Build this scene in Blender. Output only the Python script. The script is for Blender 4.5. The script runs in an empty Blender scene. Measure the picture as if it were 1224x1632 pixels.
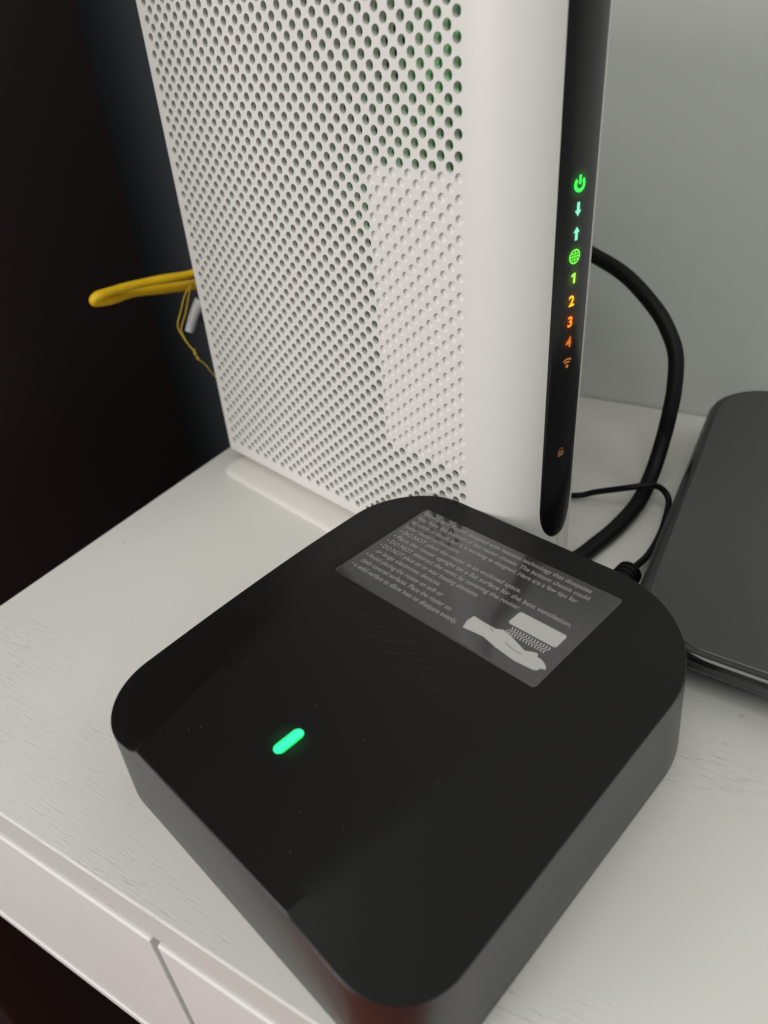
import bpy, bmesh, math, random
from mathutils import Vector, Matrix
random.seed(7)
S = bpy.context.scene
C = S.collection
MM = 0.001
rad = math.radians

# ------------------------------------------------------------------ camera
cam_d = bpy.data.cameras.new('camera')
cam = bpy.data.objects.new('camera', cam_d)
C.objects.link(cam)
cam.matrix_world = Matrix(((0.8610097, -0.23066846, 0.45327074, 0.0),
                           (0.50365814, 0.5105187, -0.69692118, 0.0),
                           (-0.07064545, 0.8283494, 0.5557396, 0.1855),
                           (0, 0, 0, 1)))
cam_d.sensor_fit = 'VERTICAL'
cam_d.sensor_height = 24.0
cam_d.sensor_width = 18.0
cam_d.lens = 24.0 * 1170.6 / 1632.0
cam_d.clip_start = 0.01
cam_d.clip_end = 20.0
cam_d.dof.use_dof = True
cam_d.dof.focus_distance = 0.235
cam_d.dof.aperture_fstop = 8.0
S.camera = cam

# ------------------------------------------------------------------ light
W = bpy.data.worlds.new("World")
S.world = W
W.use_nodes = True
W.node_tree.nodes['Background'].inputs[0].default_value = (0.83, 0.84, 0.815, 1)
W.node_tree.nodes['Background'].inputs[1].default_value = 0.27

def area(name, loc, target, size, power, col, size_y=None):
    l = bpy.data.lights.new(name, 'AREA')
    l.energy = power
    l.color = col
    l.size = size
    if size_y:
        l.shape = 'RECTANGLE'
        l.size_y = size_y
    o = bpy.data.objects.new(name, l)
    C.objects.link(o)
    o.location = loc
    o.rotation_euler = (Vector(target) - Vector(loc)).to_track_quat('-Z', 'Y').to_euler()
    return o

area('window_light', (-0.65, -0.85, 0.50), (-0.1, 0.15, 0.05), 0.7, 9.3, (1.0, 0.925, 0.935), 0.7)
area('ceiling_light', (0.05, -0.50, 1.25), (0.05, 0.30, 0.0), 0.9, 7.0, (0.97, 1.0, 0.935))
area('side_fill', (0.75, 0.15, 0.85), (0.0, 0.25, 0.0), 0.6, 1.6, (0.97, 0.99, 0.96))  # added fill lamp, brightens the dim table behind the pod
S.view_settings.view_transform = 'Standard'
S.view_settings.look = 'None'
S.view_settings.exposure = 0.17
S.view_settings.gamma = 1.0

# ------------------------------------------------------------------ helpers
def mesh_obj(name, bm, mat, parent=None, smooth=None, loc=None):
    me = bpy.data.meshes.new(name)
    bm.normal_update()
    bm.to_mesh(me)
    bm.free()
    if mat is not None:
        for m in (mat if isinstance(mat, (list, tuple)) else [mat]):
            me.materials.append(m)
    if smooth is not None:
        me.shade_smooth()
        if smooth < 179:
            me.set_sharp_from_angle(angle=rad(smooth))
    o = bpy.data.objects.new(name, me)
    C.objects.link(o)
    if parent is not None:
        o.parent = parent
    if loc is not None:
        o.location = loc
    return o

def thing(name, label, cat, loc=(0, 0, 0), rz=0.0, group=None):
    o = bpy.data.objects.new(name, None)
    o.empty_display_size = 0.02
    C.objects.link(o)
    o.location = loc
    o.rotation_euler = (0, 0, rz)
    o['label'] = label
    o['category'] = cat
    if group:
        o['group'] = group
    return o

def structure(o):
    o['kind'] = 'structure'
    return o

def box(bm, x0, x1, y0, y1, z0, z1, bev=0.0, seg=2):
    v = [bm.verts.new((x * MM, y * MM, z * MM)) for x in (x0, x1) for y in (y0, y1) for z in (z0, z1)]
    f = [(0, 1, 3, 2), (4, 6, 7, 5), (0, 4, 5, 1), (2, 3, 7, 6), (0, 2, 6, 4), (1, 5, 7, 3)]
    faces = [bm.faces.new([v[i] for i in q]) for q in f]
    if bev > 0:
        es = set(e for fc in faces for e in fc.edges)
        bmesh.ops.bevel(bm, geom=list(es), offset=bev * MM, segments=seg, profile=0.5, affect='EDGES')
    return bm

def catmull(pts, n=10):
    P = [Vector(p) for p in pts]
    P = [P[0] * 2 - P[1]] + P + [P[-1] * 2 - P[-2]]
    out = []
    for i in range(1, len(P) - 2):
        for k in range(n):
            t = k / n
            a, b, c, d = P[i - 1], P[i], P[i + 1], P[i + 2]
            out.append(0.5 * ((2 * b) + (c - a) * t + (2 * a - 5 * b + 4 * c - d) * t * t + (3 * b - a - 3 * c + d) * t ** 3))
    out.append(P[-2])
    return out

def tube(pts, r, sides=16, n=10, sx=1.0, bm=None, taper=None):
    """swept tube; pts in mm"""
    if bm is None:
        bm = bmesh.new()
    Q = catmull(pts, n)
    up = Vector((0, 0, 1))
    rings = []
    T0 = (Q[1] - Q[0]).normalized()
    if abs(T0.dot(up)) > 0.95:
        up = Vector((1, 0, 0))
    N = (up - T0 * up.dot(T0)).normalized()
    for i, p in enumerate(Q):
        T = (Q[min(i + 1, len(Q) - 1)] - Q[max(i - 1, 0)]).normalized()
        N = (N - T * N.dot(T)).normalized()
        B = T.cross(N)
        rr = r if taper is None else r * taper(i / (len(Q) - 1))
        rings.append([bm.verts.new((p + N * (math.cos(a) * rr) + B * (math.sin(a) * rr * sx)) * MM)
                      for a in [2 * math.pi * k / sides for k in range(sides)]])
    for a, b in zip(rings, rings[1:]):
        for k in range(sides):
            bm.faces.new((a[k], a[(k + 1) % sides], b[(k + 1) % sides], b[k]))
    bm.faces.new(list(reversed(rings[0])))
    bm.faces.new(rings[-1])
    return bm

def loft(rings, cap0=True, cap1=True, bm=None):
    if bm is None:
        bm = bmesh.new()
    R = [[bm.verts.new((p[0] * MM, p[1] * MM, p[2] * MM)) for p in ring] for ring in rings]
    n = len(R[0])
    for a, b in zip(R, R[1:]):
        for k in range(n):
            bm.faces.new((a[k], a[(k + 1) % n], b[(k + 1) % n], b[k]))
    if cap0:
        bm.faces.new(list(reversed(R[0])))
    if cap1:
        bm.faces.new(R[-1])
    bmesh.ops.recalc_face_normals(bm, faces=bm.faces[:])
    return bm

def rrect(x0, x1, y0, y1, r, z, n=10):
    out = []
    for cx, cy, a0 in ((x1 - r, y1 - r, 0), (x0 + r, y1 - r, 90), (x0 + r, y0 + r, 180), (x1 - r, y0 + r, 270)):
        for k in range(n + 1):
            a = rad(a0 + 90 * k / n)
            out.append((cx + r * math.cos(a), cy + r * math.sin(a), z))
    return out

def poly_flat(pts, z, bm=None):
    if bm is None:
        bm = bmesh.new()
    v = [bm.verts.new((p[0] * MM, p[1] * MM, z * MM)) for p in pts]
    f = bm.faces.new(v)
    f.normal_update()
    if f.normal.z < 0:
        f.normal_flip()
    return bm

def text_mesh(body, size, bold=0.0, align='LEFT', shear=0.0):
    cu = bpy.data.curves.new('lettering', 'FONT')
    cu.body = body
    cu.size = size
    cu.offset = bold
    cu.shear = shear
    cu.align_x = align
    cu.resolution_u = 3
    o = bpy.data.objects.new('lettering', cu)
    C.objects.link(o)
    dg = bpy.context.evaluated_depsgraph_get()
    me = bpy.data.meshes.new_from_object(o.evaluated_get(dg))
    bpy.data.objects.remove(o)
    bpy.data.curves.remove(cu)
    return me

# ------------------------------------------------------------------ materials
def mat(name, col, rough=0.5, spec=0.5, metal=0.0, coat=0.0, bump=None, var=None, ior=1.5, emit=None, estr=0.0):
    m = bpy.data.materials.new(name)
    m.use_nodes = True
    nt = m.node_tree
    b = nt.nodes['Principled BSDF']
    b.inputs['Base Color'].default_value = (*col, 1)
    b.inputs['Roughness'].default_value = rough
    b.inputs['Specular IOR Level'].default_value = spec
    b.inputs['Metallic'].default_value = metal
    b.inputs['IOR'].default_value = ior
    b.inputs['Coat Weight'].default_value = coat
    b.inputs['Coat Roughness'].default_value = 0.08
    if emit:
        b.inputs['Emission Color'].default_value = (*emit, 1)
        b.inputs['Emission Strength'].default_value = estr
    tc = nt.nodes.new('ShaderNodeTexCoord')
    if var:
        sc, amt = var
        n = nt.nodes.new('ShaderNodeTexNoise')
        n.inputs['Scale'].default_value = sc
        n.inputs['Detail'].default_value = 5
        nt.links.new(tc.outputs['Object'], n.inputs['Vector'])
        r = nt.nodes.new('ShaderNodeMapRange')
        r.inputs['To Min'].default_value = 1 - amt
        r.inputs['To Max'].default_value = 1 + amt
        nt.links.new(n.outputs['Fac'], r.inputs['Value'])
        mx = nt.nodes.new('ShaderNodeVectorMath')
        mx.operation = 'SCALE'
        mx.inputs[0].default_value = col
        nt.links.new(r.outputs[0], mx.inputs['Scale'])
        nt.links.new(mx.outputs[0], b.inputs['Base Color'])
    if bump:
        sc, st, dist = bump
        n = nt.nodes.new('ShaderNodeTexNoise')
        n.inputs['Scale'].default_value = sc
        n.inputs['Detail'].default_value = 4
        nt.links.new(tc.outputs['Object'], n.inputs['Vector'])
        bp = nt.nodes.new('ShaderNodeBump')
        bp.inputs['Strength'].default_value = st
        bp.inputs['Distance'].default_value = dist
        nt.links.new(n.outputs['Fac'], bp.inputs['Height'])
        nt.links.new(bp.outputs[0], b.inputs['Normal'])
    return m

M_white = mat('white_plastic', (0.68, 0.67, 0.635), 0.42, 0.4, bump=(900, 0.08, 0.0002), var=(30, 0.015))
M_foot = mat('white_foot_plastic', (0.64, 0.625, 0.58), 0.45, 0.4)
M_strip = mat('black_gloss', (0.004, 0.004, 0.005), 0.2, 0.42, bump=(60, 0.04, 0.0006))
M_pcb = mat('green_board', (0.05, 0.26, 0.08), 0.45, 0.5, var=(160, 0.4))
M_chip = mat('dark_chip', (0.012, 0.012, 0.013), 0.5)
M_metal = mat('shield_metal', (0.35, 0.34, 0.32), 0.4, metal=0.8)
M_puck = mat('satin_black_plastic', (0.0045, 0.0043, 0.0038), 0.47, 0.24, bump=(2200, 0.10, 0.00008), var=(25, 0.06))
M_puckside = mat('satin_grey_black_plastic', (0.0075, 0.0078, 0.0079), 0.30, 0.30, bump=(2200, 0.10, 0.00008))
M_film = mat('label_film', (0.036, 0.0345, 0.0365), 0.13, 0.95, bump=(28, 0.09, 0.0006))
M_print = mat('label_print', (0.40, 0.395, 0.375), 0.35, 0.5)
M_printsoft = mat('label_text_print', (0.26, 0.255, 0.25), 0.35, 0.5)
M_cable = mat('black_cable_rubber', (0.004, 0.004, 0.0045), 0.5, 0.18, bump=(300, 0.1, 0.0003))
M_yellow = mat('yellow_cable', (0.80, 0.49, 0.008), 0.40, 0.4, var=(80, 0.12), bump=(120, 0.2, 0.0008))
M_tie = mat('yellow_string', (0.50, 0.34, 0.03), 0.7, 0.2)
M_clear = mat('frosted_plug_plastic', (0.60, 0.60, 0.61), 0.35, 0.5)
M_slab = mat('dark_grey_case', (0.046, 0.046, 0.0465), 0.30, 0.45, bump=(1500, 0.1, 0.0001))
M_rim = mat('glossy_black_rim', (0.010, 0.010, 0.011), 0.14, 0.7)
M_ward = mat('dark_brown_wood', (0.016, 0.0085, 0.0075), 0.5, 0.3, var=(6, 0.25))
M_slate = mat('slate_board', (0.13, 0.142, 0.158), 0.55, 0.3, var=(14, 0.10))
M_floor = mat('dark_floor_wood', (0.008, 0.004, 0.003), 0.6, 0.3, var=(10, 0.3))
M_under = mat('table_underside', (0.05, 0.035, 0.03), 0.7, 0.2)

def wall_material():
    m = mat('painted_wall', (0.60, 0.61, 0.585), 0.75, 0.25, var=(4, 0.02))
    nt = m.node_tree
    b = nt.nodes['Principled BSDF']
    tc = nt.nodes.new('ShaderNodeTexCoord')
    n = nt.nodes.new('ShaderNodeTexNoise')
    n.inputs['Scale'].default_value = 48
    n.inputs['Detail'].default_value = 6
    n.inputs['Roughness'].default_value = 0.6
    nt.links.new(tc.outputs['Object'], n.inputs['Vector'])
    bp = nt.nodes.new('ShaderNodeBump')
    bp.inputs['Strength'].default_value = 0.32
    bp.inputs['Distance'].default_value = 0.0012
    nt.links.new(n.outputs['Fac'], bp.inputs['Height'])
    nt.links.new(bp.outputs[0], b.inputs['Normal'])
    return m

def table_material(name, base, depth=0.00013):
    """white painted laminate with short embossed wood-grain dashes running along x"""
    m = mat(name, base, 0.46, 0.4)
    nt = m.node_tree
    b = nt.nodes['Principled BSDF']
    tc = nt.nodes.new('ShaderNodeTexCoord')
    def noise(scale_vec, scale, detail, rough=0.5, dist=0.0):
        mp = nt.nodes.new('ShaderNodeMapping')
        mp.inputs['Scale'].default_value = scale_vec
        mp.inputs['Rotation'].default_value = (0, 0, rad(2.0))
        nt.links.new(tc.outputs['Object'], mp.inputs['Vector'])
        n = nt.nodes.new('ShaderNodeTexNoise')
        n.inputs['Scale'].default_value = scale
        n.inputs['Detail'].default_value = detail
        n.inputs['Roughness'].default_value = rough
        n.inputs['Distortion'].default_value = dist
        nt.links.new(mp.outputs[0], n.inputs['Vector'])
        return n
    fine = noise((0.075, 1, 1), 1700, 3, 0.62, 0.4)       # the pores
    zone = noise((0.5, 1, 1), 24, 3)                   # where they gather
    cr = nt.nodes.new('ShaderNodeMapRange')
    cr.inputs['From Min'].default_value = 0.57
    cr.inputs['From Max'].default_value = 0.68
    nt.links.new(fine.outputs['Fac'], cr.inputs['Value'])
    cz = nt.nodes.new('ShaderNodeMapRange')
    cz.inputs['From Min'].default_value = 0.44
    cz.inputs['From Max'].default_value = 0.62
    nt.links.new(zone.outputs['Fac'], cz.inputs['Value'])
    mu = nt.nodes.new('ShaderNodeMath')
    mu.operation = 'MULTIPLY'
    nt.links.new(cr.outputs[0], mu.inputs[0])
    nt.links.new(cz.outputs[0], mu.inputs[1])
    # rare dark specks
    sp = noise((0.5, 1, 1), 150, 2)
    cs = nt.nodes.new('ShaderNodeMapRange')
    cs.inputs['From Min'].default_value = 0.775
    cs.inputs['From Max'].default_value = 0.83
    nt.links.new(sp.outputs['Fac'], cs.inputs['Value'])
    mottle = noise((1, 1, 1), 9, 4)
    mr = nt.nodes.new('ShaderNodeMapRange')
    mr.inputs['To Min'].default_value = 0.955
    mr.inputs['To Max'].default_value = 1.045
    nt.links.new(mottle.outputs['Fac'], mr.inputs['Value'])
    vs = nt.nodes.new('ShaderNodeVectorMath')
    vs.operation = 'SCALE'
    vs.inputs[0].default_value = base
    nt.links.new(mr.outputs[0], vs.inputs['Scale'])
    mix = nt.nodes.new('ShaderNodeMix')
    mix.data_type = 'RGBA'
    mix.inputs['B'].default_value = (base[0] * 0.70, base[1] * 0.70, base[2] * 0.70, 1)
    ml = nt.nodes.new('ShaderNodeMath')
    ml.operation = 'MULTIPLY'
    ml.inputs[1].default_value = 0.05
    nt.links.new(mu.outputs[0], ml.inputs[0])
    nt.links.new(ml.outputs[0], mix.inputs['Factor'])
    nt.links.new(vs.outputs[0], mix.inputs['A'])
    mix2 = nt.nodes.new('ShaderNodeMix')
    mix2.data_type = 'RGBA'
    mix2.inputs['B'].default_value = (0.24, 0.22, 0.19, 1)
    nt.links.new(cs.outputs[0], mix2.inputs['Factor'])
    nt.links.new(mix.outputs['Result'], mix2.inputs['A'])
    nt.links.new(mix2.outputs['Result'], b.inputs['Base Color'])
    inv = nt.nodes.new('ShaderNodeMath')
    inv.operation = 'SUBTRACT'
    inv.inputs[0].default_value = 1
    nt.links.new(mu.outputs[0], inv.inputs[1])
    bp = nt.nodes.new('ShaderNodeBump')
    bp.inputs['Strength'].default_value = 0.8
    bp.inputs['Distance'].default_value = depth
    nt.links.new(inv.outputs[0], bp.inputs['Height'])
    nt.links.new(bp.outputs[0], b.inputs['Normal'])
    return m

M_table = table_material('white_table_laminate', (0.61, 0.60, 0.565))
M_drawer = table_material('white_drawer_laminate', (0.70, 0.685, 0.67), 0.00006)  # same white as the table, lighter and pinker: front light put into the colour
M_wall = wall_material()

# ------------------------------------------------------------------ the setting
bm = bmesh.new()
box(bm, -1800, 1500, 382, 460, -760, 1500)
wall = structure(mesh_obj('wall', bm, M_wall))
bm = bmesh.new()
box(bm, -1800, 1500, -1500, 382, -770, -750)
floor = structure(mesh_obj('floor', bm, M_floor))

t = thing('reflector', 'reddish brown rug on the dark floor out of view, added to redden the pod side', 'reflector', (-0.38, -0.45, -0.75))  # unseen red-brown slab, added to reflect red into the pod's front side
bm = bmesh.new()
box(bm, -120, 700, -500, 445, 0.5, 9, 2)
mesh_obj('reflector_slab', bm, mat('reddish_reflector', (0.42, 0.13, 0.095), 0.9, 0.1, var=(40, 0.25)), t)

# dark wardrobe left of the table, slate board behind the tower
t = thing('wardrobe', 'dark brown wardrobe filling the left edge, beside the white table', 'wardrobe', (-0.62, 0.2, -0.75))
bm = bmesh.new()
box(bm, -380, 278, -160, 96, 20, 1900, 3)
mesh_obj('side_panel', bm, M_ward, t, 30)
bm = bmesh.new()
box(bm, -370, 268, -150, 90, 0, 20)
mesh_obj('plinth', bm, M_chip, t)

t = thing('slate_panel', 'dark slate blue upright board against the wall behind the white gateway', 'board', (-0.33, 0.37, -0.75))
bm = bmesh.new()
box(bm, -260, 95, -14, 8, 0, 1500, 1.5)
mesh_obj('panel', bm, M_slate, t, 30)

# ------------------------------------------------------------------ table
T = thing('side_table', 'white table with embossed wood grain top and two drawer fronts below', 'table', (0, 0.21, -0.75))
ZT = 750
def tb(name, m, x0, x1, y0, y1, z0, z1, bev=0.0, seg=2):
    bm = bmesh.new()
    box(bm, x0, x1, y0 - 210, y1 - 210, z0 + ZT, z1 + ZT, bev, seg)
    return mesh_obj(name, bm, m, T)
tb('table_top', M_table, -259.8, 420, 48.2, 381, -15.6, 0.0, 0.7, 3)
tb('drawer_front', M_drawer, -258, -118.2, 47.3, 64, -106, -17.2, 0.7, 2)
tb('drawer_front', M_drawer, -115.7, 140, 47.3, 64, -106, -17.2, 0.7, 2)
tb('drawer_front', M_drawer, 144, 418, 47.3, 64, -106, -17.2, 0.7, 2)
tb('front_rail', M_drawer, -258, 418, 46.6, 66, -111.0, -106.4, 0.5, 2)
tb('divider_rail', M_drawer, -122, -110, 51.4, 64.5, -106, -16.0)
tb('side_board', M_table, -257, -240, 66.5, 378, -121, -15.8)
tb('side_board', M_table, 400, 417, 66.5, 378, -121, -15.8)
tb('bottom_board', M_under, -239.5, 399.5, 66.5, 378, -121, -112)
for lx in (-257, 392):
    for ly in (120, 352):
        tb('leg', M_drawer, lx, lx + 25, ly, ly + 25, -750, -121.2, 1.0)

# ------------------------------------------------------------------ gateway tower (local x = along side face, y = into the body)
TW = Matrix.Rotation(rad(-15.174), 4, 'Z')
hole0 = Vector((-93.4, 194.6, 0)) * MM
KT = 1.015
G = thing('gateway_tower', 'tall white perforated internet gateway with glossy black icon strip, standing on the table', 'router', hole0 * KT + Vector((0, 0, 0.1855 * (1 - KT))), rad(-15.174))
G.scale = (KT, KT, KT)
Z0 = 153.67
PX, PY = 3.2, 2.6936
HALF = 22.6
JT, JB = -28, 50
VT, VB = (JT - 1) * PY, (JB + 1) * PY       # perforated panel limits
TOPV, BOTV = VT - 4.6, 142.0

# plan profile of one half (x, y), from rear seam to nose seam
prof = []
prof += [(-153.8, HALF - 0.12), (-153.8, 8)]
for k in range(0, 9):
    a = rad(90 * k / 8)
    prof.append((-152.0 - 1.8 * math.cos(a), 1.8 - 1.8 * math.sin(a)))
prof.append((-150.4, 0.0))
I0 = len(prof) - 1                            # (-150.4, 0)
for k in range(0, 15):
    a = rad(67 * k / 14)
    prof.append((3.2 + 21.5 * math.sin(a), 21.5 - 21.5 * math.cos(a)))
    if k == 0:
        I1 = len(prof) - 1                    # (3.2, 0)
NC = (3.2 + 21.5 * math.sin(rad(67)) - 24 * math.sin(rad(67)), 21.5 - 21.5 * math.cos(rad(67)) + 24 * math.cos(rad(67)))
HALF = NC[1]
prof[0] = (-153.8, HALF - 0.12)
for k in range(1, 12):
    a = rad(67 + 23 * k / 11 - (0.25 if k == 11 else 0))
    prof.append((NC[0] + 24 * math.sin(a), NC[1] - 24 * math.cos(a)))

def offset_prof(off):
    out = []
    n = len(prof)
    for i, p in enumerate(prof):
        a = prof[max(i - 1, 0)]
        b = prof[min(i + 1, n - 1)]
        tx, ty = b[0] - a[0], b[1] - a[1]
        L = math.hypot(tx, ty) or 1
        if i in (0, n - 1):
            nx, ny = (1, 0) if i == 0 else (-1, 0)
        else:
            nx, ny = -ty / L, tx / L
        if i == I0 or i == I1:
            nx, ny = 0, 1
        out.append((p[0] + nx * off, p[1] + ny * off))
    return out

def shell_half():
    bm = bmesh.new()
    vm = {}
    def V(x, y, v):
        key = (round(x, 3), round(y, 3), round(v, 3))
        if key not in vm:
            vm[key] = bm.verts.new((x * MM, y * MM, (Z0 - v) * MM))
        return vm[key]
    def F(*vs):
        try:
            return bm.faces.new(vs)
        except ValueError:
            return None
    # perforated flat panel
    U0, U1 = -47, 1
    R, SEG = 1.47, 16
    for i in range(U0, U1 + 1):
        for j in range(JT - 1, JB + 2):
            if (i + j) % 2:
                continue
            cx, cv = i * PX, j * PY
            # lattice corners (right, down, left, up) in (x, v)
            c = [(1, 0), (0, 1), (-1, 0), (0, -1)]
            inside = U0 < i < U1 and JT - 1 < j < JB + 1
            cs = [(cx + a * PX, cv + b * PY) if (U0 <= i + a <= U1 and JT - 1 <= j + b <= JB + 1) else None for a, b in c]
            if not inside:
                centre = V(cx, 0, cv)
                for k in range(4):
                    p, q = cs[k], cs[(k + 1) % 4]
                    if p and q:
                        F(centre, V(p[0], 0, p[1]), V(q[0], 0, q[1]))
                continue
            blind = (i >= -11 and 2 <= j <= 36)
            depth = 0.95 if blind else 1.9
            r0 = R
            ring = [(cx + r0 * math.cos(2 * math.pi * k / SEG), cv + r0 * math.sin(2 * math.pi * k / SEG)) for k in range(SEG)]
            rv = [V(x, 0, v) for x, v in ring]
            r2 = R * (0.80 if blind else 0.97)
            bv = [bm.verts.new(((cx + r2 * math.cos(2 * math.pi * k / SEG)) * MM, depth * MM, (Z0 - (cv + r2 * math.sin(2 * math.pi * k / SEG))) * MM)) for k in range(SEG)]
            q4 = SEG // 4
            for k in range(4):
                a = V(*(cs[k][0], 0, cs[k][1]))
                b = V(*(cs[(k + 1) % 4][0], 0, cs[(k + 1) % 4][1]))
                seg = [rv[(k * q4 + s) % SEG] for s in range(q4 + 1)]
                h = q4 // 2
                for s in range(q4):
                    if s < h:
                        F(a, seg[s + 1], seg[s])
                    else:
                        F(b, seg[s + 1], seg[s])
                F(a, b, seg[h])
            for k in range(SEG):
                f = F(rv[k], rv[(k + 1) % SEG], bv[(k + 1) % SEG], bv[k])
                if f:
                    f.smooth = True
            if blind:
                F(*bv)
    # rolled sweep
    top = [(TOPV, 1.6), (TOPV + 0.3, 0.8), (TOPV + 0.9, 0.2), (TOPV + 1.8, 0.0), (VT, 0.0)]
    bot = [(VB, 0.0), (140.2, 0.0), (141.1, 0.2), (141.7, 0.8), (BOTV, 1.6)]
    mids = [VT + (VB - VT) * k / 3 for k in range(1, 3)]
    def row(v, off):
        return [V(x, y, v) for x, y in offset_prof(off)]
    for lv in (top, bot):
        for (v0, o0), (v1, o1) in zip(lv, lv[1:]):
            a, b = row(v0, o0), row(v1, o1)
            for k in range(len(a) - 1):
                F(a[k], a[k + 1], b[k + 1], b[k])
    lv = [VT] + mids + [VB]
    for v0, v1 in zip(lv, lv[1:]):
        a, b = row(v0, 0), row(v1, 0)
        for k in range(len(a) - 1):
            if I0 <= k < I1:
                continue
            F(a[k], a[k + 1], b[k + 1], b[k])
    for v, o in ((TOPV, 1.6), (BOTV, 1.6)):
        P = offset_prof(o)
        F(*[V(x, y, v) for x, y in P])
    # inner return wall at the seams so the gap reads as a groove
    bmesh.ops.recalc_face_normals(bm, faces=bm.faces[:])
    return bm

M_shell = M_white
half = mesh_obj('side_shell', shell_half(), M_shell, G, 32)
other = half.copy()
C.objects.link(other)
other.parent = G
other.scale = (1, -1, 1)
other.location = (0, 2 * HALF * MM, 0)

# seam filler just inside
bm = bmesh.new()
box(bm, -152.4, NC[0] + 23.2, HALF - 1.2, HALF + 1.2, Z0 - BOTV + 1, Z0 - TOPV - 1)
mesh_obj('seam_rib', bm, M_foot, G)

# foot
def foot_ring(x0, x1, hw, r, z):
    return rrect(x0, x1, HALF - hw, HALF + hw, r, z, 8)
FB = 0.1855 * (KT - 1) / KT / MM          # table level in the tower's own frame
def foot_loft(x0, x1):
    prof_ = [(13.0, -9.0, 0.9), (10.5, -9.6, 0.9), (8.8, -8.8, 0.8), (7.4, -6.4, 0.6), (6.5, -3.0, 0.4), (5.9, 0.8, 0.2), (5.4, 4.0, 0.1), (5.0, 6.4, 0.05), (4.6, 7.6, 0), (4.0, 8.1, 0), (FB + 0.02, 8.1, 0), (FB, 7.8, 0.3)]
    return loft([foot_ring(x0 + 2.5 * c, x1 - 2.5 * c, HALF + w, 8, z) for z, w, c in prof_])
mesh_obj('foot', foot_loft(-153.6, -24), M_foot, G, 50)
mesh_obj('front_foot', loft([foot_ring(-12, 16, HALF - 9, 10, 13.0), foot_ring(-12, 16, HALF - 9, 10, FB)]), M_foot, G, 50)

# insides: board, chips, small lit diodes
bm = bmesh.new()
box(bm, -146, 2, 10.5, 12.1, Z0 - 136, Z0 - TOPV - 8)
pcb = mesh_obj('circuit_board', bm, M_pcb, G)
rr = random.Random(3)
for k in range(46):
    w, h = rr.uniform(4, 20), rr.uniform(3, 16)
    x, v = rr.uniform(-140, -6), rr.uniform(-76, 128)
    d = rr.uniform(0.8, 4.0)
    bm = bmesh.new()
    box(bm, x - w / 2, min(x + w / 2, 1), 10.4 - d, 10.4, Z0 - v - h / 2, Z0 - v + h / 2)
    mesh_obj('chip', bm, M_metal if rr.random() < 0.25 else M_chip, pcb)
M_diode = mat('green_diode', (0.1, 0.9, 0.2), 0.4, emit=(0.16, 1.0, 0.22), estr=13.0)
for (x, v) in ((0.6, -21.5), (-2.6, -19.3), (-14, 10), (-26, 16), (-8, 24), (-22, -62), (-52, -66), (-84, -66)):  # first two are visible, the rest added out of sight to light the insides
    bm = bmesh.new()
    box(bm, x - 0.7, x + 0.7, 8.6, 10.3, Z0 - v - 0.6, Z0 - v + 0.6, 0.2)
    mesh_obj('diode', bm, M_diode, pcb)

# black strip on the nose
def nose(phi, r):
    a = rad(phi)
    return (NC[0] + r * math.sin(a), NC[1] - r * math.cos(a))
R_STRIP = 23.92
bm = bmesh.new()
PH0, PH1 = 66.6, 110.0
VS0, VS1 = TOPV + 6, 124.6
END = 15.0
cols = 20
rows_v = [VS0 + (VS1 - END - VS0) * k / 10 for k in range(11)] + [VS1 - END + END * math.sin(rad(90 * k / 16)) for k in range(1, 17)]
grid = []
for v in rows_v:
    w = 1.0
    if v > VS1 - END:
        s = (v - (VS1 - END)) / END
        w = max(0.0, 1 - s ** 2.3) ** 0.5
    w = max(w, 0.02)
    row = []
    for c in range(cols + 1):
        u = -1 + 2 * c / cols
        ph = (PH0 + PH1) / 2 + u * (PH1 - PH0) / 2 * w
        edge = min(1 - abs(u), 0.12) / 0.12 * w ** 0.3
        if v > VS1 - 1.2:
            edge = min(edge, (VS1 - v) / 1.2)
        r = 23.98 + (R_STRIP + 0.25 - 23.98) * math.sin(max(0, min(1, edge)) * math.pi / 2)
        x, y = nose(ph, r)
        row.append(bm.verts.new((x * MM, y * MM, (Z0 - v) * MM)))
    grid.append(row)
for a, b in zip(grid, grid[1:]):
    for c in range(cols):
        bm.faces.new((a[c], a[c + 1], b[c + 1], b[c]))
bmesh.ops.recalc_face_normals(bm, faces=bm.faces[:])
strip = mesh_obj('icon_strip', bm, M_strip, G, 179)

def glow(name, col, s):
    return mat(name, (col[0] * 0.2, col[1] * 0.2, col[2] * 0.2), 0.4, emit=col, estr=s)
R_ICON = 24.40
PH_IC = 84.2
DV = -1.25   # registration along the strip
def wrap_pts(a, b, v):
    """icon coords a (mm to the right along the arc), b (mm up) -> local xyz"""
    ph = PH_IC + math.degrees(a * 1.14 / R_ICON)
    x, y = nose(ph, R_ICON)
    return Vector((x * MM, y * MM, (Z0 - v + DV + b) * MM))
def icon_polys(name, polys, v, m, parent=strip):
    bm = bmesh.new()
    for P in polys:
        vs = [bm.verts.new(wrap_pts(a, b, v)) for a, b in P]
        bm.faces.new(vs)
    bmesh.ops.recalc_face_normals(bm, faces=bm.faces[:])
    return mesh_obj(name, bm, m, parent)
def icon_mesh(name, me, v, m, parent=strip):
    bm = bmesh.new()
    bm.from_mesh(me)
    for q in bm.verts:
        q.co = wrap_pts(q.co.x, q.co.y, v)
    return mesh_obj(name, bm, m, parent)
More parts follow.
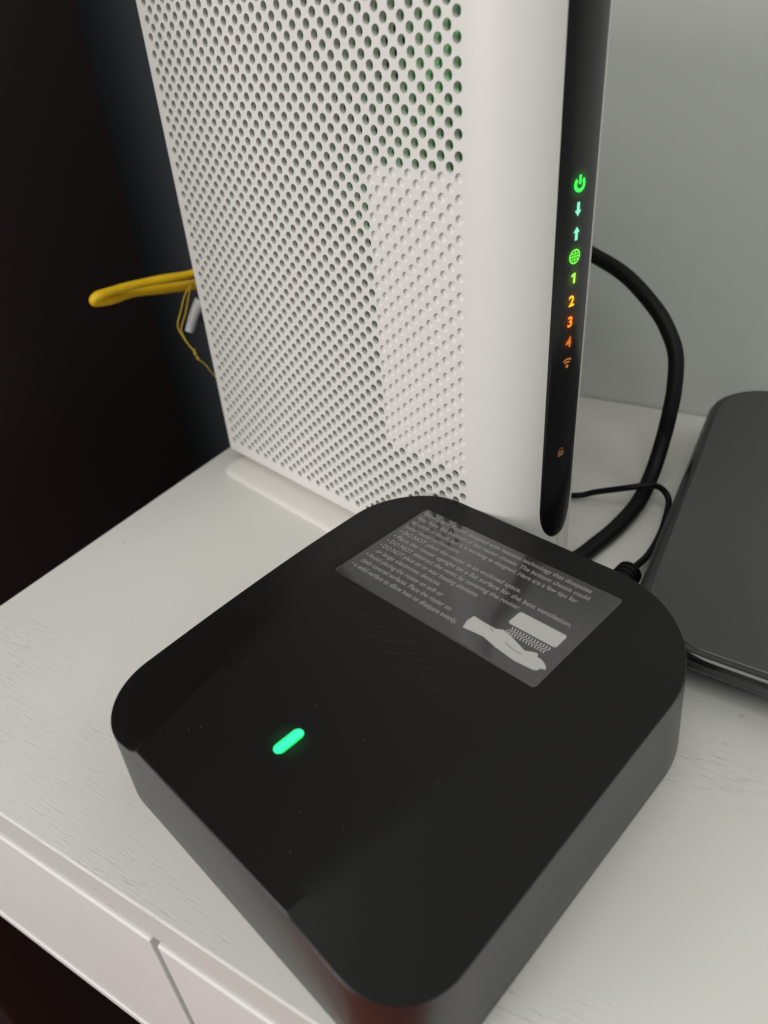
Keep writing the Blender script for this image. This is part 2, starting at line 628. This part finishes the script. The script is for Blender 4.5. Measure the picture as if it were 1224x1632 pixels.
def arc_band(r0, r1, a0, a1, n=14, cx=0, cy=0):
    out = []
    for k in range(n):
        t0, t1 = rad(a0 + (a1 - a0) * k / n), rad(a0 + (a1 - a0) * (k + 1) / n)
        out.append([(cx + r0 * math.cos(t0), cy + r0 * math.sin(t0)), (cx + r1 * math.cos(t0), cy + r1 * math.sin(t0)),
                    (cx + r1 * math.cos(t1), cy + r1 * math.sin(t1)), (cx + r0 * math.cos(t1), cy + r0 * math.sin(t1))])
    return out
def rect(x0, x1, y0, y1):
    return [(x0, y0), (x1, y0), (x1, y1), (x0, y1)]
g_power = glow('power_green', (0.05, 0.90, 0.09), 1.0)
g_mint = glow('mint', (0.22, 0.80, 0.52), 1.0)
g_globe = glow('globe_green', (0.17, 0.85, 0.06), 1.05)
g_one = glow('lime', (0.42, 0.88, 0.08), 1.05)
g_two = glow('amber', (1.0, 0.50, 0.01), 1.25)
g_three = glow('orange', (1.0, 0.24, 0.005), 1.25)
g_four = glow('dim_orange', (0.70, 0.17, 0.015), 0.8)
g_wifi = glow('wifi_orange', (0.50, 0.18, 0.03), 0.75)
g_lock = glow('faint_orange', (0.20, 0.09, 0.035), 0.45)
icon_polys('power_icon', arc_band(1.05, 2.05, 130, 410, 24) + [rect(-0.42, 0.42, 0.0, 2.35)], 7.0, g_power)
icon_polys('down_arrow', [rect(-0.5, 0.5, -0.2, 1.9), [(-1.15, -0.2), (0, -1.75), (1.15, -0.2)]], 13.4, g_mint)
icon_polys('up_arrow', [rect(-0.5, 0.5, -1.9, 0.2), [(-1.15, 0.2), (1.15, 0.2), (0, 1.75)]], 19.6, g_mint)
gl = arc_band(1.62, 2.05, 0, 360, 28) + [rect(-1.66, 1.66, -0.17, 0.17), rect(-0.17, 0.17, -1.66, -0.16), rect(-0.17, 0.17, 0.16, 1.66)]
gl += [rect(-1.35, -0.16, 0.75, 1.0), rect(0.16, 1.35, 0.75, 1.0), rect(-1.35, -0.16, -1.0, -0.75), rect(0.16, 1.35, -1.0, -0.75)]
gl += [[(-0.75 - 0.12, -0.75), (-0.75 + 0.16, -0.75), (-1.0 + 0.16, -0.17), (-1.0 - 0.16, -0.17)], [(-1.0 - 0.16, 0.17), (-1.0 + 0.16, 0.17), (-0.75 + 0.16, 0.75), (-0.75 - 0.12, 0.75)],
       [(0.75 - 0.16, -0.75), (0.75 + 0.12, -0.75), (1.0 + 0.16, -0.17), (1.0 - 0.16, -0.17)], [(1.0 - 0.16, 0.17), (1.0 + 0.16, 0.17), (0.75 + 0.12, 0.75), (0.75 - 0.16, 0.75)]]
icon_polys('globe_icon', gl, 25.9, g_globe)
icon_polys('digit', [rect(-0.02, 0.78, -1.45, 1.45), [(-0.02, 1.45), (-0.75, 1.0), (-0.75, 0.35), (-0.02, 0.72)]], 32.0, g_one)
for ch, v, m in (('2', 38.5, g_two), ('3', 44.7, g_three), ('4', 51.0, g_four)):
    me = text_mesh(ch, 4.3, 0.13, 'CENTER')
    for q in me.vertices:
        q.co.y -= 1.5
    icon_mesh('digit', me, v, m)
icon_polys('wifi_icon', arc_band(0.0, 0.55, 0, 360, 10, 0, -1.3) + arc_band(1.15, 1.6, 48, 132, 10, 0, -1.3) + arc_band(2.1, 2.55, 48, 132, 12, 0, -1.3) + arc_band(3.0, 3.45, 48, 132, 12, 0, -1.3)[:0], 57.4, g_wifi)
icon_polys('lock_icon', [rect(-1.25, 1.25, -1.6, 0.35)] + arc_band(0.62, 0.98, 0, 180, 10, 0, 0.6) + [rect(-0.98, -0.62, 0.35, 0.6)], 88.6, g_lock)

# light of the icons bleeding into the smoked plastic, painted as emission spots
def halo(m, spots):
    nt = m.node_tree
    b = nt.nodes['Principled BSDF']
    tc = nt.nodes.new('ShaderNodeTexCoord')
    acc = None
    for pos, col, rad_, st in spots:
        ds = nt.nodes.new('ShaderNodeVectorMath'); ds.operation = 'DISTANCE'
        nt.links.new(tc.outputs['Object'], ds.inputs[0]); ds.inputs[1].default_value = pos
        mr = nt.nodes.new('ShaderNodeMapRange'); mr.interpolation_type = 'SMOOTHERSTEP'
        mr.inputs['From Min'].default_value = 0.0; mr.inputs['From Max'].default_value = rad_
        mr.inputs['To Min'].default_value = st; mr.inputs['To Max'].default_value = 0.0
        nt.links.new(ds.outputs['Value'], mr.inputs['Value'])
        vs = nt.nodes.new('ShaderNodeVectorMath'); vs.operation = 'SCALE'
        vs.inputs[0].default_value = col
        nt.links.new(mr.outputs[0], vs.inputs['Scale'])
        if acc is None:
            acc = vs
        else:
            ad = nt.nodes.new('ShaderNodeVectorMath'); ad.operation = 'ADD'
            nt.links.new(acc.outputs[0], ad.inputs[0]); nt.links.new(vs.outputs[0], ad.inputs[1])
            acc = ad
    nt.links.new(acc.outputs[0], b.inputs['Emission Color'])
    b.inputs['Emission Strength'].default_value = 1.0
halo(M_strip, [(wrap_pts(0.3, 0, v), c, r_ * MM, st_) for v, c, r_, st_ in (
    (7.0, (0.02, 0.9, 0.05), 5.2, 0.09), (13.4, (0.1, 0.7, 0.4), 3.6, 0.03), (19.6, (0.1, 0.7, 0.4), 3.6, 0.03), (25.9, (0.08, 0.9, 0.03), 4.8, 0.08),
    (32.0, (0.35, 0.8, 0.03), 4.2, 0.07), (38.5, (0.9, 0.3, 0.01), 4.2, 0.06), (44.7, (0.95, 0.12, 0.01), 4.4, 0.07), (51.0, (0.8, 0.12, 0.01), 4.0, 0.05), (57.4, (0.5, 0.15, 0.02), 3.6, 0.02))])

# ------------------------------------------------------------------ puck
PR = rad(-14.1)
P = thing('mesh_pod', 'flat black square wifi pod with rounded corners, lit green bar and a printed label', 'router', (0, 0, 0), PR)
PC = (-105.1, 101.1)      # centre in rotated frame
ex = Vector((math.cos(PR), math.sin(PR), 0)); ey = Vector((-math.sin(PR), math.cos(PR), 0))
P.location = (ex * PC[0] + ey * PC[1]) * MM
XH, YH = 61.9, 67.3       # half sizes
CR = {(-1, -1): 20.0, (1, -1): 16.5, (-1, 1): 27.0, (1, 1): 37.0}
HTOP = 41.0
def sfrac(y):
    return (y + YH) / (2 * YH)
def crease_l(y):          # edges of the level middle
    return -27.5 - 18.7 * min(1.0, sfrac(y) / 0.62) ** 0.85
def crease_r(y):
    return 30.5 + 13.0 * sfrac(y)
def htop(x, y):
    s = sfrac(y)
    d = max(0.0, crease_l(y) - x, x - crease_r(y))
    lam = 8.0 + 34 * s
    amp = 8.0 - 3.2 * s
    if x < 0:
        amp -= 2.0 * s
    else:
        lam += 3.0
        amp -= 2.4
    return HTOP - amp * (1 - math.exp(-d / lam))
def inset(y, side):
    """how far the outline is drawn in at height y because of the corner radius"""
    rf, rk = CR[(side, -1)], CR[(side, 1)]
    base = 2.6 * (1 - sfrac(y)) ** 2 if side < 0 else 0.7 * sfrac(y)
    if y < -YH + rf:
        t = (-YH + rf - y) / rf
        return base + rf * (1 - math.sqrt(max(0, 1 - t * t)))
    if y > YH - rk:
        t = (y - YH + rk) / rk
        return base + rk * (1 - math.sqrt(max(0, 1 - t * t)))
    return base
NR = 84
ys = [-YH * math.cos(math.pi * k / NR) for k in range(NR + 1)]
NM, NS = 16, 12
bm = bmesh.new()
grid = []
for y in ys:
    xl, xr = -XH + inset(y, -1), XH - inset(y, 1)
    cl, cr = max(crease_l(y), xl + 0.05), min(crease_r(y), xr - 0.05)
    xs = [xl + (cl - xl) * k / NS for k in range(NS)] + [cl + (cr - cl) * k / NM for k in range(NM)] + [cr + (xr - cr) * k / NS for k in range(NS + 1)]
    grid.append([bm.verts.new((x * MM, y * MM, htop(x, y) * MM)) for x in xs])
for a, b in zip(grid, grid[1:]):
    for c in range(len(a) - 1):
        bm.faces.new((a[c], a[c + 1], b[c + 1], b[c]))
nx = len(grid[0])
loop = [grid[0][j] for j in range(nx)] + [grid[i][-1] for i in range(1, len(grid))] + [grid[-1][j] for j in range(nx - 2, -1, -1)] + [grid[i][0] for i in range(len(grid) - 2, 0, -1)]
N_ = len(loop)
# base outline: the body narrows slightly towards the table
BX0, BX1, BY0, BY1 = -175.0, -43.6, 34.9, 180.0
def low(v):
    tx, ty = (v.x / MM + XH) / (2 * XH), (v.y / MM + YH) / (2 * YH)
    return Vector(((BX0 + (BX1 - BX0) * tx - PC[0]) * MM, (BY0 + (BY1 - BY0) * ty - PC[1]) * MM, 0.8 * MM))
def outward(i):
    a, b = loop[i - 1].co, loop[(i + 1) % N_].co
    t_ = (b - a); t_.z = 0
    t_.normalize()
    return Vector((t_.y, -t_.x, 0))
rows = [loop]
rim = [loop[i].co + outward(i) * 0.26 * MM - Vector((0, 0, 0.26 * MM)) for i in range(N_)]
rows.append([bm.verts.new(p) for p in rim])
for s_ in (0.25, 0.5, 0.75, 0.97, 1.0):
    r_ = []
    for i in range(N_):
        q = low(loop[i].co)
        if s_ == 1.0:
            q = q - outward(i) * 0.5 * MM
            q.z = 0.45 * MM
        p = rim[i].lerp(q, s_)
        r_.append(bm.verts.new(p))
    rows.append(r_)
for ri, (a, b) in enumerate(zip(rows, rows[1:])):
    for k in range(N_):
        f = bm.faces.new((a[k], b[k], b[(k + 1) % N_], a[(k + 1) % N_]))
        f.material_index = 1
bm.faces.new(list(reversed(rows[-1])))
bmesh.ops.recalc_face_normals(bm, faces=bm.faces[:])
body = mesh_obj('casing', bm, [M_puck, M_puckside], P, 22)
# rubber feet ring
mesh_obj('base_pad', loft([rrect(-XH + 12, XH - 6, -YH + 6, YH - 14, 20, 0.0), rrect(-XH + 12, XH - 6, -YH + 6, YH - 14, 20, 1.0)]), M_cable, P)

def pc(x, y):
    return (x * 0.96 - PC[0], y * 0.96 - PC[1])
halo(M_puck, [(Vector((*pc(-110.9, 63.2), 41.0)) * MM, (0.0, 0.8, 0.2), 7.0 * MM, 0.035)])  # green glow of the bar painted as emission on the lid
# lit status bar
M_led = mat('lit_green_bar', (0.02, 0.3, 0.12), 0.4, emit=(0.0, 0.86, 0.24), estr=1.0)
nt = M_led.node_tree
bs = nt.nodes['Principled BSDF']
tc = nt.nodes.new('ShaderNodeTexCoord'); sx = nt.nodes.new('ShaderNodeSeparateXYZ'); nt.links.new(tc.outputs['Generated'], sx.inputs[0])
gr = nt.nodes.new('ShaderNodeMath'); gr.operation = 'SUBTRACT'; gr.inputs[1].default_value = 0.5; nt.links.new(sx.outputs['X'], gr.inputs[0])
ab = nt.nodes.new('ShaderNodeMath'); ab.operation = 'ABSOLUTE'; nt.links.new(gr.outputs[0], ab.inputs[0])
rp = nt.nodes.new('ShaderNodeValToRGB'); nt.links.new(ab.outputs[0], rp.inputs['Fac'])
rp.color_ramp.elements[0].position = 0.15; rp.color_ramp.elements[0].color = (0.03, 1.0, 0.46, 1)
rp.color_ramp.elements[1].position = 0.5; rp.color_ramp.elements[1].color = (0.0, 0.62, 0.10, 1)
nt.links.new(rp.outputs[0], bs.inputs['Emission Color'])
cx, cy = pc(-110.9, 63.2)
def capsule(cx, cy, hw, hl, z0, z1):
    def ring(k, z):
        out = []
        for a in range(0, 181, 15):
            out.append((cx + hw * k * math.cos(rad(a)), cy + (hl - hw) + hw * k * math.sin(rad(a)), z))
        for a in range(180, 361, 15):
            out.append((cx + hw * k * math.cos(rad(a)), cy - (hl - hw) + hw * k * math.sin(rad(a)), z))
        return out
    return loft([ring(1, z0), ring(1, z1), ring(0.9, z1 + 0.05)])
mesh_obj('status_light', capsule(cx, cy, 1.68, 4.4, 40.5, 41.08), M_led, P)

# label
LX0, LX1, LY0, LY1 = -153.8, -74.3, 117.8, 164.2
x0, y0 = pc(LX0, LY0); x1, y1 = pc(LX1, LY1)
lab = mesh_obj('label', loft([rrect(x0, x1, y0, y1, 1.3, 40.9, 5), rrect(x0, x1, y0, y1, 1.3, 41.13, 5), rrect(x0 + 0.06, x1 - 0.06, y0 + 0.06, y1 - 0.06, 1.25, 41.16, 5)]), M_film, P, 30)
LINES = [
    ("What's this? Router designed with heatsink technology that dissipates", -152.2, -83.5),
    ("heat from the bottom of the router chassis. The bottom chassis could", -152.2, -82.3),
    ("be warm to touch, but it is working as designed. Here are a few tips for", -152.2, -84.4),
    ("better router performance:", -152.2, -127.5),
    ("\u2022 DO NOT place the router in an enclosed space.", -151.8, -100.0),
    ("\u2022 Place the router upright on a flat surface for the best ventilation.", -151.8, -79.8),
    ("\u2022 DO NOT obstruct the vents by covering the router.", -151.8, -95.7),
    ("\u2022 DO NOT place on or near heating elements", -151.8, -109.3),
    ("  or large electronic devices.", -151.8, -121.5),
    ("\u2022 Avoid placing the router on soft or", -151.8, -117.8),
    ("  cloth covered surfaces. Place the router on", -151.8, -111.6),
    ("\u2022 a solid surface to allow heat to dissipate evenly.", -151.8, -106.4),
]
for k, (s, a, b) in enumerate(LINES):
    me = text_mesh(s, 2.9, 0.018)
    xs_ = [q.co.x for q in me.vertices]
    w = max(xs_)
    lo = min(xs_) if not s.startswith('  ') else 0.0
    sc = (b - a) / (w - lo)
    base = 160.6 - k * 3.36
    bm = bmesh.new()
    bm.from_mesh(me)
    for q in bm.verts:
        x_, y_ = pc(a + (q.co.x - lo) * sc, base + q.co.y * 0.97)
        q.co = Vector((x_ * MM, y_ * MM, 41.19 * MM))
    mesh_obj('text_line', bm, M_printsoft, lab)
hand = [(-104.3, 129.9), (-104.6, 127.0), (-103.8, 123.9), (-96.7, 124.7), (-91.5, 123.5), (-84.4, 122.6), (-78.5, 123.1), (-77.4, 123.7), (-77.1, 124.9), (-75.9, 125.2), (-76.1, 126.0), (-77.0, 126.9),
        (-78.7, 127.8), (-80.4, 128.0), (-80.6, 128.8), (-81.2, 129.1), (-82.4, 128.7), (-84.4, 127.7), (-85.3, 128.0), (-89.4, 129.5), (-92.0, 130.5), (-94.0, 130.6), (-96.0, 129.6), (-100.1, 129.6)]
mesh_obj('hand_pictogram', poly_flat([pc(*p) for p in hand], 41.20), M_print, lab)
bm = bmesh.new()
for P_ in ([(-97.6, 129.0), (-95.6, 127.8), (-95.5, 127.95), (-97.5, 129.15)], [(-90.5, 126.6), (-86.0, 125.6), (-84.2, 126.0), (-84.3, 126.15), (-86.0, 125.8), (-90.4, 126.8)]):
    poly_flat([pc(*p) for p in P_], 41.23, bm)
mesh_obj('palm_crease', bm, M_film, lab)
bxp = rrect(-94.9, -78.4, 134.0, 140.3, 0.9, 0, 4)
mesh_obj('router_pictogram', poly_flat([pc(p[0], p[1]) for p in bxp], 41.20), M_print, lab)
bm = bmesh.new()
for k in range(14):
    xx = -92.6 + k * 0.98
    pts = []
    for q in range(9):
        t_ = q / 8
        pts.append((xx + 0.42 * math.sin(t_ * 2 * math.pi), 133.4 - 3.2 * t_))
    lft = [(p[0] - 0.17, p[1]) for p in pts]; rgt = [(p[0] + 0.17, p[1]) for p in pts]
    for q in range(8):
        poly_flat([pc(*lft[q]), pc(*lft[q + 1]), pc(*rgt[q + 1]), pc(*rgt[q])], 41.20, bm)
mesh_obj('heat_pictogram', bm, M_print, lab)

# faint pressed mark under the label: thin slanted strokes
STROKES = [[(-134.5, 111.6), (-131.5, 112.2), (-129.8, 110.0)], [(-133.2, 108.0), (-127.8, 111.0)], [(-125.8, 111.4), (-122.8, 110.2)], [(-126.0, 104.4), (-122.0, 109.4), (-118.2, 111.3)],
           [(-124.6, 103.4), (-119.4, 105.2)], [(-118.0, 104.6), (-113.2, 109.0), (-109.0, 110.3)], [(-116.0, 101.8), (-110.5, 104.0), (-106.6, 108.6)], [(-108.6, 109.6), (-103.6, 107.0)],
           [(-106.0, 104.8), (-101.2, 108.8)], [(-103.4, 103.2), (-97.6, 108.2)], [(-101.5, 100.9), (-92.5, 100.7)], [(-99.0, 103.0), (-94.2, 107.2)], [(-115.5, 99.7), (-104.0, 98.8)]]
bm = bmesh.new()
for st in STROKES:
    tube([(pc(*p)[0], pc(*p)[1], 40.88) for p in st], 0.22, 6, 5, bm=bm)
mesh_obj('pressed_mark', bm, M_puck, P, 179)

# dust specks on the lid
M_dust = mat('dust', (0.13, 0.13, 0.125), 0.9, 0.1)
bm = bmesh.new()
rr = random.Random(11)
for k in range(60):
    x, y = rr.uniform(-55, 55), rr.uniform(-64, 64)
    if x0 - 1 < x < x1 + 1 and y0 - 1 < y < y1 + 1:
        continue
    if not crease_l(y) + 1 < x < crease_r(y) - 1:
        continue
    bmesh.ops.create_icosphere(bm, subdivisions=1, radius=rr.uniform(0.05, 0.14) * MM, matrix=Matrix.Translation((x * MM, y * MM, 41.03 * MM)))
d = mesh_obj('dust', bm, M_dust, P)
d['kind'] = 'stuff'

# ------------------------------------------------------------------ dark slab propped on a recessed base, right
B = thing('tablet_device', 'flat dark grey slab with rounded corners and glossy black rim, propped up by the wall', 'tablet', (0.05, 0.27, 0))
def slab_ring(off, h, flat=False):
    """h = height under (-) or over the tilted top plane"""
    x0, x1, y0, y1 = -35.0 + off, 140 - off, 182.5 + off, 359.5 - off
    out = []
    r = max(2, 25 - off)
    for p in rrect(x0, x1, y0, y1, r, 0, 12):
        t_ = (p[1] - 182.5) / 177.0
        x = p[0] + (3.0 * max(0.0, (0.62 - t_) / 0.62) ** 2 if p[0] < 0 else 0)
        y = p[1] - 0.07 * (p[0] + 15) * (1 - t_)
        z = h if flat else 16.5 + 0.0758 * (y - 184) + h
        out.append((x - 50, y - 270, z))
    return out
mesh_obj('rim', loft([slab_ring(3.2, -6.6), slab_ring(0.9, -6.4), slab_ring(0.15, -5.5), slab_ring(0, -3.6), slab_ring(0.25, -1.7), slab_ring(1.0, -0.6), slab_ring(2.2, -0.05), slab_ring(3.9, -0.1)]), M_rim, B, 60)
mesh_obj('top_cover', loft([slab_ring(3.8, -1.0), slab_ring(3.8, 0.02), slab_ring(4.1, 0.25)]), M_slab, B, 30)
M_scuff = mat('scuffed_edge', (0.22, 0.21, 0.20), 0.6, 0.3)
bm = bmesh.new()
rr = random.Random(9)
pts_a, pts_b = slab_ring(0.55, -0.85), slab_ring(1.5, -0.28)
for k in range(26):
    i_ = rr.choice(list(range(12, 28)))
    t0 = rr.random(); L_ = rr.uniform(0.004, 0.02) if i_ == 25 else rr.uniform(0.1, 0.5)
    n_ = len(pts_a)
    def lp(a, b, t):
        return Vector(a).lerp(Vector(b), t)
    f0, f1 = rr.uniform(0.0, 0.6), rr.uniform(0.7, 1.0)
    q = []
    for t_, f_ in ((t0, f0), (min(1, t0 + L_), f0 + 0.1), (min(1, t0 + L_ * 0.8), f1), (t0 + L_ * 0.1, f1 - 0.05)):
        pa = lp(pts_a[i_ % n_], pts_a[(i_ + 1) % n_], t_)
        pb = lp(pts_b[i_ % n_], pts_b[(i_ + 1) % n_], t_)
        q.append(bm.verts.new((pa.lerp(pb, f_) + Vector((0, 0, 0.10))) * MM))
    bm.faces.new(q)
d = mesh_obj('scuff', bm, M_scuff, B)
d['kind'] = 'stuff'
mesh_obj('edge_band', loft([slab_ring(-0.12, -4.0), slab_ring(-0.12, -2.3)]), M_slab, B, 30)
mesh_obj('pedestal', loft([slab_ring(26, 0.0, True), slab_ring(25, 1.2, True), slab_ring(30, -6.5)]), M_cable, B, 30)
bm = bmesh.new()
rr = random.Random(5)
for k in range(60):
    x, y = rr.uniform(-78, 10), rr.uniform(-78, 78)
    a = rr.uniform(0, math.pi); L = rr.uniform(0.25, 1.3)
    if k < 44:
        L *= 0.4
    w = 0.10
    z = 16.5 + 0.0758 * (y + 270 - 184) + 0.29
    dx, dy = math.cos(a) * L / 2, math.sin(a) * L / 2
    nx_, ny_ = -math.sin(a) * w, math.cos(a) * w
    poly_flat([(x - dx - nx_, y - dy - ny_), (x + dx - nx_, y + dy - ny_), (x + dx + nx_, y + dy + ny_), (x - dx + nx_, y - dy + ny_)], z, bm)
d = mesh_obj('dust', bm, M_dust, B)
d['kind'] = 'stuff'

# ------------------------------------------------------------------ cables
def single(name, bm, m, label, cat, smooth=179):
    o = mesh_obj(name, bm, m, None, smooth)
    o['label'] = label
    o['category'] = cat
    return o
thick = [(-190, 352, 76), (-155, 358, 88), (-121, 354, 94.0), (-97.1, 345.6, 88.1), (-79.4, 337.7, 82.1), (-63.7, 328.3, 72.5), (-55.9, 323.6, 64.4), (-50.8, 319.0, 55.9), (-48.4, 313.0, 44.0), (-48.0, 308.5, 34.0),
         (-48.4, 304.8, 23.0), (-49.0, 295.0, 11.5), (-50.0, 278.0, 5.6), (-53.3, 258.8, 4.1), (-57.6, 242.9, 3.9), (-62.2, 229.5, 3.8), (-72, 214, 3.8), (-88, 202, 3.8)]
single('power_cord', tube(thick, 3.35, 20, 12), M_cable, 'thick black cord looping from behind the white gateway down to the table', 'cable')

o_ = (-45, 250, 0)
def rel(pts):
    return [(p[0] - o_[0], p[1] - o_[1], p[2] - o_[2]) for p in pts]
tc_ = thing('pod_cable', 'thin black cable with ribbed boot plugged into the back of the black pod', 'cable', tuple(v * MM for v in o_))
thin = [(-130, 262, 1.4), (-100, 270, 1.5), (-77.4, 275.5, 3), (-68.4, 277.7, 6), (-55.2, 276.8, 12.0), (-48.2, 279.8, 13.2), (-43.2, 284.1, 11), (-38.9, 283.0, 7), (-37.6, 275.6, 4), (-37.0, 262.6, 2.2), (-37.4, 244.4, 4.5), (-38.9, 230.6, 8), (-39.9, 223.0, 10)]
mesh_obj('lead', tube(rel(thin), 1.35, 14, 10), M_cable, tc_, 179)
bm = tube(rel([(-39.5, 225.0, 9.6), (-40.6, 219.0, 10.0), (-42.5, 210.0, 10.3)]), 4.4, 20, 6, taper=lambda t: 0.55 + 0.45 * min(1, t * 5))
mesh_obj('plug_body', bm, M_cable, tc_, 50)
for k in range(4):
    t_ = 0.16 + 0.17 * k
    c_ = Vector((-39.5, 225.0, 9.6)).lerp(Vector((-42.3, 211.0, 10.3)), t_)
    d_ = (Vector((-42.3, 211.0, 10.3)) - Vector((-39.5, 225.0, 9.6))).normalized() * 0.55
    mesh_obj('rib', tube(rel([c_ - d_, c_, c_ + d_]), 4.85, 20, 2), M_cable, tc_, 50)
mesh_obj('plug_tip', tube(rel([(-42.3, 211.0, 10.3), (-44.5, 203, 10.5), (-48.5, 186, 11)]), 3.2, 14, 4), M_cable, tc_, 60)

# yellow flattened cable loop behind the tower
KY = 1.17
def far(pts):
    return [(p[0] * KY, p[1] * KY, 185.5 + (p[2] - 185.5) * KY) for p in pts]
o_ = (-280, 250, 86)
yc = thing('yellow_cable', 'flattened yellow cable loop sticking out behind the left edge of the white gateway', 'cable', tuple(v * MM for v in o_))
loop_pts = far([(-205, 245, 104.5), (-225.1, 229.3, 104.6), (-230.5, 221.3, 103.6), (-237.2, 206.9, 104.4), (-240.3, 194.0, 105.2), (-241.6, 184.0, 105.2), (-242.6, 181.8, 103.6), (-243.4, 188.1, 102.0), (-244.6, 203.0, 100.4), (-240.0, 217.7, 98.2), (-231.0, 229.0, 97.6), (-210, 246, 98)])
mesh_obj('sheath', tube(rel(loop_pts), 2.0, 14, 10, sx=1.2, taper=lambda t: 1 + 0.05 * math.sin(t * 31) + 0.04 * math.sin(t * 57 + 1)), M_yellow, yc, 179)
st = thing('string_tie', 'thin yellow string knotted below the yellow cable, dangling beside the white gateway', 'string', (-0.269, 0.250, 0.066))
o_ = (-269, 250, 66)
s1 = far([(-229.5, 221, 99.5), (-230.8, 217.6, 96.3), (-232.1, 214.3, 90), (-232.6, 211.4, 84.7), (-230.5, 211.3, 79.9), (-228.2, 211.6, 76.2), (-227.3, 212.6, 73.6)])
s2 = far([(-229.2, 220, 99.0), (-229.6, 217.9, 95.0), (-230.2, 214.8, 89), (-231.5, 212.0, 83.5), (-229.9, 211.4, 79.2), (-227.6, 211.8, 75.0)])
s3 = far([(-228.2, 211.6, 76.2), (-226.4, 212.2, 73.2), (-225.6, 211.6, 71.4), (-223.4, 213.2, 68.4), (-221.6, 213.8, 65.2), (-219.0, 214.5, 61.2)])
mesh_obj('strand', tube(rel(s1), 0.38, 8, 8), M_tie, st, 179)
mesh_obj('strand', tube(rel(s2), 0.34, 8, 8), M_tie, st, 179)
mesh_obj('strand', tube(rel(s3), 0.36, 8, 8, taper=lambda t: 1.1 - 0.6 * t), M_tie, st, 179)
bm = bmesh.new()
for c0_, r_ in (((-226.6, 211.9, 73.2), 0.85), ((-225.5, 211.9, 71.2), 0.8), ((-226.9, 212.3, 74.6), 0.6)):
    bmesh.ops.create_icosphere(bm, subdivisions=2, radius=r_ * MM, matrix=Matrix.Translation(Vector(rel(far([c0_]))[0]) * MM) @ Matrix.Diagonal((1, 0.8, 1.25, 1)))
mesh_obj('knot', bm, M_tie, st, 179)
pg = thing('cable_plug', 'frosted white plug with black socket hanging beside the rear edge of the white gateway', 'plug', (-0.271, 0.260, 0.068))
o_ = (-271, 260, 68)
mesh_obj('plug_sleeve', tube(rel(far([(-229.0, 224.0, 92.5), (-231.3, 221.0, 87), (-233.6, 218.0, 80.0)])), 2.9, 16, 5, taper=lambda t: 1.0 - 0.25 * t), M_clear, pg, 50)
mesh_obj('socket', tube(rel(far([(-222.0, 231.0, 97), (-226.2, 227.4, 95.2), (-229.2, 223.8, 92.0)])), 3.6, 16, 4), M_chip, pg, 50)
mesh_obj('socket_lead', tube(rel(far([(-232.0, 221.5, 88), (-226, 226, 80), (-222, 230, 66), (-218, 236, 50)])), 2.2, 12, 8), M_chip, pg, 179)
